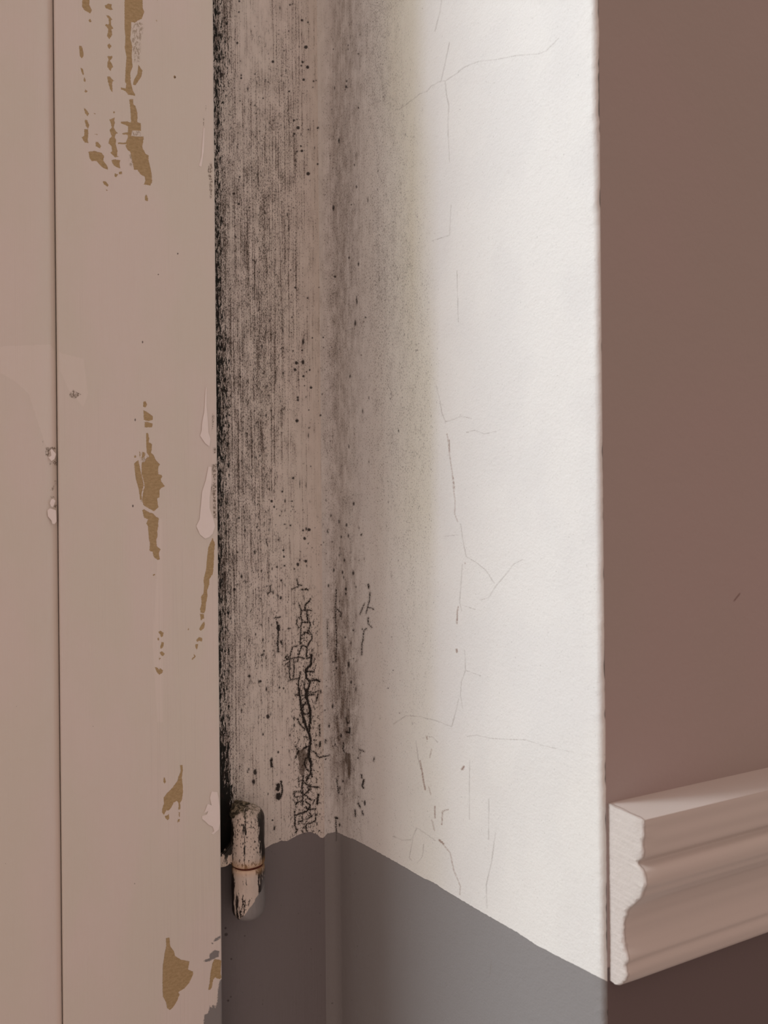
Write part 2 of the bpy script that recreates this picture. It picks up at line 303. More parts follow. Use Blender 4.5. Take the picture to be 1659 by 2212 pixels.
DENS = [  # fine mould speckle
 [.70, .66, .55, .40, .15, .14, .34, .34, .25, .12, .20, .30, .33, .33, .40, .52, .38, .10, .02, .0, .0],
 [.70, .66, .55, .35, .15, .14, .50, .50, .30, .10, .24, .34, .36, .38, .40, .52, .40, .12, .02, .0, .0],
 [.75, .70, .60, .50, .45, .40, .56, .55, .35, .14, .30, .38, .38, .36, .38, .50, .42, .22, .04, .0, .0],
 [.80, .74, .66, .60, .60, .62, .60, .56, .38, .15, .34, .46, .46, .36, .34, .46, .44, .32, .12, .0, .0],
 [.85, .80, .68, .62, .66, .66, .62, .55, .34, .22, .36, .50, .48, .40, .40, .58, .52, .44, .26, .04, .0],
 [.85, .82, .72, .66, .68, .68, .62, .50, .28, .26, .40, .48, .42, .34, .32, .48, .46, .44, .36, .10, .0],
 [.85, .82, .72, .66, .68, .62, .50, .28, .20, .20, .42, .46, .40, .34, .32, .40, .42, .42, .36, .12, .0],
 [.85, .80, .70, .66, .64, .50, .32, .28, .20, .18, .32, .40, .42, .32, .28, .34, .38, .40, .32, .10, .0],
 [.85, .80, .68, .60, .54, .38, .38, .34, .24, .16, .26, .40, .40, .28, .24, .28, .32, .36, .28, .08, .0],
 [.85, .80, .66, .58, .48, .38, .44, .34, .22, .14, .26, .54, .60, .32, .20, .24, .26, .30, .22, .06, .0],
 [.85, .78, .64, .52, .40, .32, .30, .26, .24, .16, .28, .62, .66, .42, .18, .18, .20, .22, .16, .05, .0],
 [.95, .90, .70, .54, .42, .30, .28, .22, .24, .14, .22, .40, .52, .40, .22, .14, .14, .14, .10, .04, .0],
 [1.0, 1.0, .80, .62, .52, .30, .28, .22, .24, .12, .16, .24, .30, .34, .24, .14, .12, .10, .08, .03, .0]]
XB = [470, 480, 492, 504, 525, 560, 1300]
BLK = [  # thick black mould beside the casement
 [.75, .55, .45, .10, 0, 0, 0], [.8, .6, .50, .20, 0, 0, 0], [.75, .55, .45, .15, .02, 0, 0], [.7, .40, .16, .02, 0, 0, 0], [.8, .55, .20, .06, 0, 0, 0], [.9, .75, .55, .10, 0, 0, 0], [.95, .75, .48, .10, 0, 0, 0],
 [.9, .62, .36, .10, .04, 0, 0], [.85, .62, .40, .16, .05, 0, 0], [.85, .66, .42, .18, .05, 0, 0], [.92, .7, .45, .16, .02, 0, 0], [1.2, 1.1, .80, .35, .10, 0, 0], [1.6, 1.6, 1.4, .95, .42, .05, 0]]
FILM = [  # thin discolouring film
 [.5, .4, .35, .3, .16, .16, .28, .30, .22, .10, .22, .34, .42, .42, .38, .30, .20, .06, 0, 0, 0]] * 2 + [
 [.5, .4, .35, .35, .32, .30, .34, .34, .24, .12, .26, .38, .42, .38, .26, .24, .18, .08, 0, 0, 0],
 [.5, .4, .36, .36, .36, .36, .34, .32, .22, .14, .28, .42, .44, .34, .20, .22, .18, .10, .02, 0, 0],
 [.5, .42, .40, .38, .38, .38, .36, .32, .22, .18, .30, .44, .42, .34, .22, .26, .22, .14, .06, 0, 0],
 [.5, .46, .42, .40, .40, .40, .36, .28, .18, .18, .30, .42, .36, .26, .16, .20, .18, .14, .08, 0, 0],
 [.5, .46, .42, .40, .40, .34, .26, .16, .14, .14, .30, .40, .34, .24, .14, .14, .14, .12, .08, 0, 0],
 [.5, .46, .42, .38, .36, .26, .16, .12, .12, .12, .24, .36, .34, .22, .12, .10, .10, .10, .06, 0, 0],
 [.5, .46, .40, .34, .28, .18, .16, .14, .12, .10, .20, .36, .36, .20, .08, .08, .08, .08, .04, 0, 0],
 [.5, .46, .38, .32, .22, .16, .18, .14, .12, .08, .22, .50, .55, .24, .06, .05, .05, .05, .03, 0, 0],
 [.5, .46, .38, .28, .18, .12, .12, .12, .14, .10, .24, .60, .65, .34, .06, .03, .03, .03, .02, 0, 0],
 [.6, .50, .40, .30, .22, .12, .10, .10, .12, .08, .18, .38, .50, .30, .10, .03, .02, .02, .02, 0, 0],
 [.8, .70, .50, .44, .40, .18, .12, .10, .12, .06, .12, .20, .26, .24, .12, .03, .02, .02, .02, 0, 0]]
YEL = [[0, 0, 0, 0, 0, 0, 0, 0, .1, .3, .1, 0, 0, 0, .1, .3, .8, .8, .1, 0, 0]] * 3 + [[0, 0, 0, 0, 0, .1, .1, .1, .1, .3, .1, 0, 0, 0, .1, .2, .5, .9, .35, 0, 0]] * 2 + \
      [[0, 0, 0, 0, 0, .1, .1, .1, .1, .2, 0, 0, 0, 0, 0, .2, .4, .7, .7, .08, 0]] * 3 + [[0, 0, 0, 0, 0, 0, 0, .1, .1, .1, 0, 0, 0, 0, 0, .1, .2, .4, .4, .05, 0]] * 3 + [[0, 0, 0, 0, .1, .1, 0, 0, 0, .1, 0, 0, 0, 0, 0, .1, .2, .35, .4, .3, .1]] * 2
FILM = [[v * (.6 if XJ[i] > 780 else 1.35 if (715 < XJ[i] < 775 and 8 <= j <= 11) else 1) for i, v in enumerate(row)] for j, row in enumerate(FILM)]
for _ in range(420):                                       # larger blotchy spots on the lower frame and in the corner
    x = rnd.choice([rnd.uniform(505, 700), rnd.gauss(640, 35), rnd.gauss(740, 22)]); y = rnd.uniform(1080, 1790)
    DOTS.append((x, y, .5 + 1.9 * rnd.random() ** 3, rnd.choice([1, 1.3, 2, 2.6])))
for _ in range(5200):                                      # loose small spots following the mould
    x = rnd.uniform(476, 940); y = rnd.uniform(0, 1800)
    q = float(table(np.array([x]), np.array([y]), XJ, YJ, DENS)[0])
    if rnd.random() < q ** 1.6 * (1.0 if x < 715 else 0.55):
        r = 0.35 + 1.1 * rnd.random() ** 4 + (0.9 if rnd.random() < .03 and x < 780 else 0)
        DOTS.append((x, y, r * (1 if x < 790 else .62), rnd.choice([1, 1, 1.5, 2.2, 3])))
for _ in range(26):
    DOTS.append((rnd.uniform(490, 800), rnd.uniform(1830, 2200), rnd.uniform(.4, .9), 1.2))

def mould_fields(me, V, s_mm):
    X, Y = proj(V)
    Yc = np.clip(Y, -200, 2400)
    set_vec(me, 'surf', np.stack([s_mm, (V[:, 2] - CAMZ) * 1000, np.zeros(len(V))], 1))
    set_attr(me, 'dado', np.clip(Yc - np.interp(X, [p[0] for p in DADO], [p[1] for p in DADO]), -20, 20))
    Yq = Yc
    set_attr(me, 'dens', table(X, Yq, XJ, YJ, DENS)); set_attr(me, 'blk', table(X, Yq, XB, YJ, BLK) + .13 * np.exp(-((X - 496) / 9) ** 2) * np.interp(Y, [600, 750, 1600], [0, 1, 1]))
    set_attr(me, 'film', table(X, Yq, XJ, YJ, FILM)); set_attr(me, 'yel', table(X, Yq, XJ, YJ, YEL))
    set_attr(me, 'crk', line_field(X, Y, CRACKS)); set_attr(me, 'hair', line_field(X, Y, HAIR, 5)); set_attr(me, 'brn', line_field(X, Y, BROWN, 5))
    set_attr(me, 'dots', dot_field(X, Y, DOTS)); set_attr(me, 'strip', poly_field(X, Y, STRIPB, 6, 6))
    # crazed paint zone (column of alligator cracks) and heavier cracking beside it
    z1 = np.exp(-((X - 662) / 26) ** 2) * np.interp(Y, [1240, 1330, 1450, 1600, 1640, 1700, 1790], [0, .35, .6, .6, .5, .9, .9])
    z2 = np.exp(-((X - 612) / 30) ** 2) * np.interp(Y, [1320, 1400, 1480, 1560], [0, .55, .45, 0])
    z3 = np.clip(1 - np.abs(X - 560) / 95, 0, 1) * np.interp(Y, [0, 150, 300, 700, 1250, 1500, 1620], [.25, .45, .45, .6, .6, .45, .1])
    z4 = np.exp(-((X - 742) / 18) ** 2) * np.interp(Y, [1380, 1440, 1700, 1760], [0, .3, .3, 0])
    set_attr(me, 'craze', np.maximum(z2, np.maximum(z3, z4))); set_attr(me, 'gator', z1)

PAINT = (0.80, 0.765, 0.725); DADOC = (0.268, 0.264, 0.270)
def mouldy_paint(name, wood):
    m = NB(name); S = m.attr('surf', True)
    dens, blk, film, yel, crk, hair, brn, dots, strip, dado, craze = [m.attr(k) for k in ('dens', 'blk', 'film', 'yel', 'crk', 'hair', 'brn', 'dots', 'strip', 'dado', 'craze')]; gator = m.attr('gator')
    edge = m.mul(m.sub(m.noise(S, .45, 4, .6), .5), 5.0)
    dm = m.step(m.add(dado, edge), -.5, .5)
    nd = m.math('SUBTRACT', 1.0, m.mul(dm, .96), clamp=True)
    big = m.noise(m.sca(S, (.05, .025, 1)), 1, 3)
    base = m.mix(m.step(big, .35, .65), PAINT, (0.815, 0.77, 0.735) if wood else (0.80, 0.80, 0.79))
    if not wood: base = m.mix(m.step(m.noise(m.sca(S, (.03, .02, 1), (7, 3, 0)), 1, 2), .4, .6), (0.80, 0.81, 0.805), (0.775, 0.785, 0.785))
    base = m.mix(m.mul(yel, .75), base, (0.66, 0.63, 0.50))
    base = m.mix(dm, base, (0.222, 0.208, 0.217) if wood else (0.255, 0.250, 0.254))
    grain = m.noise(m.sca(S, (1.05, .016, 1)), 1, 2, .7)                 # brush lines and wood grain
    gr2 = m.noise(m.sca(S, (.8, .018, 1), (3, 9, 0)), 1, 2)
    warp = m.noise(m.sca(S, (.5, .3, 1)), 1, 2, .5, color=True)
    patch = m.noise(m.sca(S, (.22, .09, 1), (5, 1, 0)), 1, 4, .6)
    # film
    fl = m.mul(m.mul(film, m.step(m.add(patch, m.mul(m.sub(grain, .5), .5)), .15, .8)), nd)
    c = m.mix(m.sat(m.mul(fl, 1.25)), base, (0.20, 0.155, 0.125))
    # speckle
    loc = m.add(m.mul(dens, .78), m.add(m.mul(m.sub(grain, .5), 1.3 if wood else .15), m.add(m.mul(m.sub(gr2, .5), .40 if wood else .12), m.mul(m.sub(patch, .5), .55))))
    loc = m.mul(loc, m.step(dens, 0.0, .12))
    n1 = m.noise(m.sca(S, (1.75, .95, 1)), 1, 2, .65, .3)
    n2 = m.noise(m.sca(S, (1.3, .45, 1), (11, 5, 0)), 1, 3, .7, .5)
    s1 = m.step(m.sub(n1, m.sub(.700 if wood else .665, m.mul(loc, .33))), 0, .05 if wood else .09)
    s2 = m.step(m.sub(n2, m.sub(.735 if wood else .705, m.mul(loc, .30))), 0, .05)
    sp = m.sat(m.mul(m.add(m.mul(s1, .66 if wood else .58), m.mul(s2, .50 if wood else .50)), nd))
    if not wood: sp = m.mul(sp, m.sub(1.0, m.mul(m.step(S_x(m, S), 30, 75), .25)))
    if wood:
        stk = m.mul(m.mul(m.step(grain, .53, .66), m.step(m.add(patch, m.mul(dens, .3)), .45, .7)), m.mul(nd, .42))
        c = m.mix(stk, c, (0.16, 0.10, 0.075))
    c = m.mix(sp, c, (0.055, 0.042, 0.034))
    # grain cracks
    vs = m.vadd(m.sca(S, (.80, .13, 1)), m.sca(warp, (1.3, 1.3, 0)))
    ve = m.voro(vs, 'DISTANCE_TO_EDGE')
    brk = m.step(m.noise(m.sca(S, (.9, .35, 1), (4, 13, 0)), 1, 2, .6), .44, .58)
    cz = m.mul(m.mul(m.step(ve, .060, .015), m.mul(brk, m.step(m.add(patch, m.mul(craze, .5)), .60, .80))), m.step(craze, .05, .4))
    vg = m.voro(m.vadd(m.sca(S, (.42, .34, 1), (3, 3, 0)), m.sca(warp, (1.5, 1.5, 0))), 'DISTANCE_TO_EDGE')
    gz = m.mul(m.step(vg, .10, .03), m.step(m.add(m.mul(gator, 1.2), m.sub(brk, .6)), .35, .75))
    cz = m.mx(cz, gz)
    c = m.mix(m.mul(m.mul(cz, nd), .85), c, (0.02, 0.014, 0.011))
    # thick black mould
    nb = m.noise(m.sca(S, (.95, .24, 1), (2, 8, 0)), 1, 4, .72, .6)
    bk = m.mul(m.step(m.sub(nb, m.sub(.70, m.mul(blk, .31))), 0, .06), m.step(blk, 0, .06))
    c = m.mix(m.mul(bk, nd), c, (0.010, 0.011, 0.010))
    # hair cracks in the plaster, brown splits, spots and traced cracks
    wob = m.mul(m.sub(m.noise(S, .9, 4, .75), .5), 2.0); rag = m.mul(m.sub(m.noise(S, 1.15, 4, .8), .5), 9.0)
    hz = m.mul(m.step(m.add(hair, m.mul(wob, .25)), -.75, .55), m.add(.22, m.mul(m.step(patch, .4, .65), .30)))
    c = m.mix(hz, c, (0.20, 0.17, 0.15))
    c = m.mix(m.mul(m.step(m.add(brn, m.mul(wob, 1.2)), -.7, 1.0), .75), c, (0.24, 0.13, 0.085))
    dz = m.mul(m.step(m.add(dots, m.mul(rag, m.add(.18, m.mul(m.step(dots, -2, 3), .6)))), -1.0, 1.3), .93)
    halo = m.mul(m.mul(m.step(dots, -4.0, 1.0), m.step(patch, .35, .75)), .22)
    c = m.mix(m.mul(halo, nd), c, (0.10, 0.06, 0.045))
    c = m.mix(m.mul(dz, m.sub(1, m.mul(dm, .35))), c, (0.014, 0.010, 0.010))
    c = m.mix(m.mul(m.step(m.add(strip, m.mul(rag, .5)), -.6, 1.4), m.add(.45, m.mul(n2, .6))), c, (0.075, 0.048, 0.028))
    kz = m.mul(m.step(m.add(m.add(crk, .35), m.mul(rag, 1.25)), -.8, .6), m.sub(1, m.mul(dm, .6)))
    ch = m.mul(m.mul(m.step(crk, -5.5, .5), m.step(m.add(m.mul(n2, .5), m.mul(n1, .5)), .38, .62)), m.mul(nd, .55))
    c = m.mix(ch, c, (0.07, 0.045, 0.03))
    c = m.mix(m.mul(kz, .96), c, (0.010, 0.007, 0.006))
    # relief
    h = m.add(m.mul(grain, .35 if wood else .04), m.mul(m.noise(S, .25, 3, .6), .8 if not wood else .25))
    h = m.add(h, m.mul(m.noise(S, .9, 3, .6), .20 if wood else .50))
    h = m.sub(h, m.add(m.mul(kz, .8), m.add(m.mul(hz, .5), m.mul(m.mul(cz, nd), .5))))
    h = m.sub(h, m.mul(dm, .25))
    h = m.add(h, m.mul(m.sat(m.sub(1, m.mul(m.math('ABSOLUTE', m.add(dado, edge)), .5))), .15))
    return m.fin(c, .62, h, .55 if wood else .5, .0007, .25)
def S_x(m, S):
    n = m.n('SeparateXYZ'); m.put(S, n.inputs[0]); return n.outputs[0]

# ------------------------------------------------------------------ reveal wall (plaster) with coved inner corner
cove = 0.007
a0 = C0 - D * cove; a1 = C0 + RV * cove
cv = []
for i in range(15):
    t = i / 14
    cv.append((1 - t) ** 2 * a0 + 2 * t * (1 - t) * (C0 + (N + rvn) * .0008) + t * t * a1)
cv[0] = a0 - N * 0.0006
ns = 540; tt = np.linspace(0, 1, ns) ** 0.86
pl = [C0 + RV * (cove + .0004 + (LREV - cove - .0030) * t) for t in tt]
rc = [E0 - RV * .0022 * (1 - math.sin(a)) - 0 * D + D * 0.0022 * (1 - math.cos(a)) for a in np.linspace(0.15, math.pi / 2, 7)]
prof = P2(*(cv + pl + rc))
zs = ZS
me, V = grid_mesh('wall_reveal', prof, zs)
sl = arc_len(prof)
mould_fields(me, V, np.tile(sl * 1000, len(zs)))
# gentle unevenness of old plaster, rough arris
co = V.copy(); rs = np.random.RandomState(3)
def smooth_noise(u, v, seed, n=14):
    r = np.random.RandomState(seed); out = np.zeros_like(u)
    for _ in range(n):
        a, b, p = r.uniform(-1, 1), r.uniform(-1, 1), r.uniform(0, 6.28); out += np.sin(u * a + v * b + p)
    return out / n ** .5
sm = np.tile(sl, len(zs)) * 1000; zm = (V[:, 2] - CAMZ) * 1000
amp = np.clip((sm - 20) / 60, 0, 1)
off = amp * (smooth_noise(sm * .08, zm * .05, 1) * .00022 + smooth_noise(sm * .35, zm * .30, 2) * .00006)
ew = np.clip((sm - (sm.max() - 6)) / 6, 0, 1)
off2 = ew * (smooth_noise(zm * .25, zm * .11, 5) * .00028 + smooth_noise(zm * .9, zm * .5, 6) * .00016)
co += off[:, None] * rvn + off2[:, None] * D
me.vertices.foreach_set('co', co.ravel()); me.update()
wr = link('wall_reveal', me, mouldy_paint('mouldy_plaster', False))
tag(wr, 'white plastered window reveal with mould near the corner and grey paint below', 'wall', kind='structure')

# ------------------------------------------------------------------ room wall on the right, thick
def room_wall_mat():
    m = NB('cream_paint_with_shade'); o = m.obj(); s = m.n('SeparateXYZ'); m.put(o, s.inputs[0])
    z = s.outputs[2]
    c = m.mix(m.step(m.noise(o, 6, 3), .35, .65), (0.430, 0.350, 0.343), (0.412, 0.354, 0.335))  # cream darkened to a dusky tone, standing in for the wall's shade
    c = m.mix(m.step(z, RAILZ + .004 + .0004, RAILZ + .004 - .0004), c, (0.150, 0.118, 0.120))  # grey dado in a darker, browner copy with shade in its colour
    pm = hit(1592, 1290, E0, N); dl = m.n('VectorMath'); dl.operation = 'SUBTRACT'; m.put(o, dl.inputs[0]); dl.inputs[1].default_value = tuple(pm)
    def dot(v):
        n = m.n('VectorMath'); n.operation = 'DOT_PRODUCT'; m.put(dl.outputs[0], n.inputs[0]); n.inputs[1].default_value = tuple(v); return m.math('ABSOLUTE', n.outputs['Value'])
    c = m.mix(m.mul(m.mul(m.step(dot(D * .78 + Z * .62), .0034, .0018), m.step(dot(D * .62 - Z * .78), .0007, .0002)), .6), c, (.16, .09, .08))
    h = m.add(m.noise(o, 60, 4, .6), m.mul(m.noise(o, 400, 3), .25))
    return m.fin(c, .65, h, .35, .0012, .25)
RW = 1.1
pr = [E0 + D * .0022 + N * 0]
pr += [E0 + D * x for x in (.006, .012, .02, .04, .08, .15, .3, .6, RW)]
pr += [E0 + D * RW - N * 0.26]
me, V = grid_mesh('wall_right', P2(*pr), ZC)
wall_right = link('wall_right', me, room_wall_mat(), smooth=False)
tag(wall_right, 'cream room wall beside the reveal, shade painted into it and its grey dado', 'wall', kind='structure')
# a sliver mark on the wall
# back closing of the masonry behind the reveal so that daylight only enters through the window
mk = NB('masonry').fin((0.5, 0.48, 0.45), .8)
me, V = grid_mesh('wall_outer', P2(C0 + D * RW * 1.0 - N * .05, C0 + D * 0.02 - N * 0.05), ZC)
wb = link('wall_outer', me, mk, smooth=False); tag(wb, kind='structure')

# the opposite side of the window recess, out of the picture, which throws daylight back
LW = C0 - D * 1.15
me, V = grid_mesh('wall_left', P2(LW - D * .9 + N * .17, LW + N * .17, LW + D * .0, LW - N * .06), ZC)
wl = link('wall_left', me, NB('plain_white_paint').fin((0.80, 0.77, 0.73), .7), smooth=False)
tag(wl, kind='structure')

# ------------------------------------------------------------------ fixed window frame (jamb strip)
JT = 0.004
u1 = 0.115
uu = np.concatenate([np.linspace(-u1, -.080, 12)[:-1], np.linspace(-.080, -cove * .45, 250)])
pf = [C0 + D * u for u in uu]
pj = P2(*(pf + [C0 + D * .004 - N * .004, C0 + D * .004 - N * .045, C0 - D * u1 - N * .045, pf[0]]))
me, V = grid_mesh('window_1', pj, zs)
sj = arc_len(pj)
mould_fields(me, V, np.tile(sj * 1000 + 300, len(zs)))
win = link('window_1', me, mouldy_paint('mouldy_wood_paint', True), smooth=False)
tag(win, 'fixed wooden window frame covered in black mould between casement and reveal', 'window', kind='structure')

# ------------------------------------------------------------------ casement with stile and inner board
CO = 0.020                                   # front of the casement above the frame
CP = C0 + N * CO
def pl_a(px, py, P, nrm=N):                   # coordinate along D on a plane parallel to the window wall
    h = hit(px, py, P, nrm); return float((h - P) @ D)
aR = pl_a(471, 1106, CP); aS = pl_a(125, 1106, CP); aL = aS - 0.052
casement = bpy.data.objects.new('casement', None); sc.collection.objects.link(casement)
casement.location = Vector((CP + D * aR) + np.array([0, 0, CAMZ - 1.0])); casement.empty_display_size = .05
tag(casement, 'painted wooden casement at left with chipped paint showing bare wood', 'casement')
G1 = (140, 0, 4.8794); G2 = (260, 840, 5.5318); G3 = (300, 1200, 7.375); G5 = (300, 1620, 8.295); G6 = (300, 1980, 7.541)
WOOD = [T(*G1, p) for p in [
    [(185, 0), (185, -60), (260, -60), (260, 0), (258, 50), (285, 110), (270, 140), (215, 115), (180, 70)], [(265, 198), (285, 230), (262, 235), (248, 215)],
    [(150, 480), (180, 490), (195, 540), (197, 590), (178, 617), (158, 590)], [(165, 712), (190, 730), (203, 785), (190, 790), (172, 750)], [(205, 815), (220, 845), (215, 868), (195, 848)],
    [(215, 940), (240, 965), (225, 978), (207, 968)], [(198, 1135), (220, 1150), (255, 1195), (240, 1225), (215, 1195)], [(208, 1258), (235, 1268), (257, 1320), (245, 1360), (222, 1330)],
    [(205, 1360), (245, 1365), (247, 1420), (240, 1475), (250, 1510), (210, 1500), (178, 1450), (205, 1430)], [(325, 1495), (350, 1497), (385, 1540), (370, 1565), (325, 1540)],
    [(250, 1600), (310, 1592), (385, 1610), (415, 1645), (405, 1690), (455, 1765), (450, 1790), (395, 1765), (330, 1695), (285, 1700), (260, 1665)],
    [(400, 1905), (435, 1915), (460, 1950), (450, 1970), (405, 1935)], [(430, 1990), (452, 2008), (440, 2012)],
    [(418, 60), (460, 38), (495, 45), (490, 80), (508, 100), (480, 105), (430, 85)],
    [(432, 160), (465, 165), (500, 205), (485, 215), (488, 265), (512, 300), (490, 310), (500, 365), (470, 415), (445, 380), (460, 310), (425, 265), (435, 255), (465, 260), (462, 200)],
    [(445, 480), (470, 460), (493, 485), (470, 518)],
    [(447, 592), (500, 590), (500, 610), (475, 640), (500, 680), (510, 710), (495, 715), (480, 750), (448, 705), (450, 650), (465, 635)],
    [(447, 810), (475, 803), (500, 840), (522, 852), (498, 860), (500, 920), (505, 975), (480, 950), (455, 860)], [(515, 1170), (530, 1180), (520, 1200), (508, 1185)],
    [(470, 1260), (525, 1240), (520, 1270), (528, 1290), (515, 1340), (540, 1390), (565, 1405), (540, 1410), (525, 1440), (540, 1480), (535, 1520), (555, 1590), (550, 1640), (568, 1650), (530, 1660), (480, 1610), (500, 1590), (490, 1540), (460, 1510), (470, 1460), (495, 1440), (470, 1370), (495, 1345), (485, 1300)],
    [(490, 1690), (530, 1680), (585, 1690), (575, 1730), (585, 1775), (545, 1765), (510, 1735)], [(525, 1825), (560, 1840), (540, 1870), (525, 1855)], [(570, 1815), (600, 1805), (605, 1835), (570, 1835)],
    [(630, -60), (820, -60), (820, 80), (838, 125), (810, 200), (770, 215), (740, 240), (700, 230), (700, 300), (690, 400), (710, 480), (705, 600), (715, 700), (690, 770), (695, 870), (720, 960), (748, 1010), (670, 1000), (640, 960), (590, 940), (590, 920), (640, 935), (650, 880), (635, 870), (640, 740), (650, 600), (632, 500), (640, 400), (630, 300)],
    [(775, 680), (818, 745), (805, 810), (745, 900), (718, 895), (725, 850), (765, 780)],
    [(680, 1045), (720, 1048), (722, 1100), (745, 1120), (765, 1190), (765, 1290), (800, 1300), (803, 1380), (710, 1375), (700, 1430), (770, 1440), (830, 1440), (830, 1470), (815, 1550), (850, 1620), (885, 1640), (880, 1680), (895, 1740), (915, 1830), (920, 1920), (900, 1955), (835, 1945), (850, 1900), (840, 1860), (800, 1840), (765, 1790), (730, 1790), (710, 1700), (690, 1600), (660, 1580), (640, 1540), (650, 1520), (560, 1518), (560, 1503), (640, 1503), (665, 1450), (660, 1420), (605, 1416), (605, 1402), (665, 1395), (665, 1330), (585, 1296), (590, 1283), (660, 1280), (700, 1295), (690, 1150)],
    [(845, 2060), (860, 2050), (878, 2098), (870, 2125), (845, 2110)], [(1150, 795), (1165, 797), (1172, 820), (1155, 830), (1143, 812)], [(958, 205), (975, 215), (970, 230)], [(305, 1190), (325, 1200), (315, 1207)], [(310, 1412), (345, 1415), (340, 1425)], [(965, -5), (980, -5), (978, 12)]]]
WOOD += [T(*G2, p) for p in [
    [(275, 150), (300, 150), (320, 185), (300, 225), (272, 215)], [(275, 255), (310, 270), (385, 325), (388, 370), (330, 385), (280, 370)], [(290, 400), (320, 395), (385, 415), (378, 460), (290, 460)],
    [(305, 530), (332, 530), (345, 600), (340, 640), (378, 660), (375, 730), (365, 760), (405, 800), (415, 840), (445, 875), (475, 905), (455, 930), (450, 970), (455, 1020), (495, 1030), (500, 1055), (480, 1080), (490, 1110), (530, 1165), (480, 1190), (465, 1220), (470, 1290), (440, 1310), (445, 1370), (455, 1415), (400, 1465), (360, 1440), (275, 1390), (260, 1330), (275, 1210), (290, 1170), (280, 1100), (255, 1020), (252, 940), (255, 880), (290, 870), (310, 830), (345, 810), (315, 760), (310, 680)],
    [(165, 890), (215, 850), (235, 950), (250, 1020), (280, 1150), (265, 1200), (252, 1260), (260, 1350), (235, 1320), (220, 1200), (185, 1080), (170, 960)], [(160, 800), (185, 795), (190, 820), (165, 820)], [(225, 750), (236, 752), (240, 830), (228, 800)], [(262, 752), (290, 760), (295, 800), (255, 840)],
    [(260, 1450), (285, 1440), (340, 1475), (390, 1490), (430, 1530), (460, 1545), (450, 1620), (455, 1640), (440, 1700), (445, 1760), (430, 1800), (435, 1880), (480, 1915), (460, 1960), (470, 2040), (445, 2045), (400, 2010), (385, 1950), (345, 1930), (355, 1860), (340, 1780), (330, 1640), (310, 1610), (330, 1560), (285, 1540)],
    [(1100, 1780), (1130, 1850), (1115, 2000), (1110, 2180), (1100, 2230), (1020, 2230), (1030, 2080), (1050, 1900)]]]
WOOD += [T(*G3, p) for p in [
    [(1090, -20), (1200, -20), (1185, 260), (1145, 270), (1150, 340), (1120, 380), (1120, 470), (1085, 560), (1095, 640), (1070, 760), (1060, 880), (1040, 915), (985, 915), (975, 850), (1000, 770), (990, 660), (1030, 600), (1040, 480), (1030, 400), (1060, 260), (1080, 180)],
    [(975, 930), (1035, 930), (1040, 1000), (985, 1030)], [(1040, 1050), (1050, 1090), (1040, 1160), (985, 1200), (960, 1170), (990, 1110)], [(915, 1340), (960, 1300), (1010, 1315), (1010, 1370), (960, 1360), (925, 1380)],
    [(895, 1415), (945, 1410), (925, 1500), (900, 1470)], [(870, 1560), (910, 1610), (850, 1665), (840, 1645), (880, 1610)], [(310, 1215), (345, 1198), (398, 1235), (375, 1300), (350, 1300), (340, 1260)],
    [(290, 1310), (315, 1310), (325, 1350), (300, 1350)], [(340, 1450), (360, 1380), (400, 1385), (390, 1440), (370, 1485), (345, 1480)], [(330, 1540), (370, 1530), (412, 1565), (385, 1605), (350, 1590)],
    [(315, 1630), (350, 1635), (325, 1665)], [(250, 1770), (300, 1790), (330, 1830), (330, 1790), (385, 1830), (375, 1870), (325, 1900), (285, 1860)], [(222, 298), (262, 288), (252, 316), (228, 322)],
    [(778, 1190), (790, 1150), (800, 1160), (798, 1190)]]]
WOOD += [T(*G5, p) for p in [
    [(735, 270), (780, 270), (788, 360), (770, 500), (785, 640), (790, 760), (770, 900), (740, 940), (745, 1060), (705, 1075), (715, 960), (680, 910), (620, 950), (580, 1030), (530, 1090), (490, 1080), (450, 1165), (415, 1120), (415, 1060), (450, 960), (440, 860), (500, 780), (590, 690), (690, 560), (710, 480), (750, 380)],
    [(540, 1140), (545, 1220), (520, 1258), (480, 1230), (460, 1180), (500, 1180)], [(700, 1240), (735, 1240), (725, 1290), (690, 1300)], [(445, 490), (465, 500), (485, 570), (460, 605), (440, 570)], [(715, 1110), (735, 1120), (735, 1200), (718, 1200)]]]
WOOD += [T(*G6, p) for p in [
    [(440, 350), (500, 345), (510, 480), (570, 560), (590, 640), (680, 700), (825, 730), (800, 860), (885, 900), (880, 950), (820, 1080), (740, 1170), (640, 1230), (665, 1265), (620, 1380), (550, 1490), (500, 1520), (460, 1490), (440, 1390), (390, 1300), (385, 1100), (390, 800), (420, 600), (445, 480)],
    [(1230, 690), (1345, 710), (1330, 930), (1350, 990), (1320, 1020), (1280, 1010), (1240, 990), (1210, 1030), (1190, 1150), (1160, 1195), (1130, 1190), (1150, 1080), (1170, 900), (1200, 760)]]]
PART = [T(*G1, p) for p in [[(740, 240), (800, 225), (835, 260), (828, 320), (805, 420), (800, 500), (795, 650), (730, 660), (715, 560), (705, 420), (710, 300)], [(690, 1600), (720, 1680), (710, 1780), (680, 1740), (670, 1650)], [(705, 1375), (800, 1380), (800, 1440), (700, 1435)]]]
PART += [T(*G2, [(235, 760), (300, 760), (340, 820), (280, 880), (250, 870), (235, 820)])]
GRIME = [T(*G1, p) for p in [[(1520, 1740), (1545, 1700), (1560, 1760), (1545, 1850), (1560, 1900), (1550, 2098), (1530, 2098), (1520, 1900), (1500, 1780)], [(1474, 1160), (1488, 1110), (1498, 1120), (1485, 1165)], [(1458, 1240), (1470, 1240), (1468, 1330), (1456, 1330)]]]
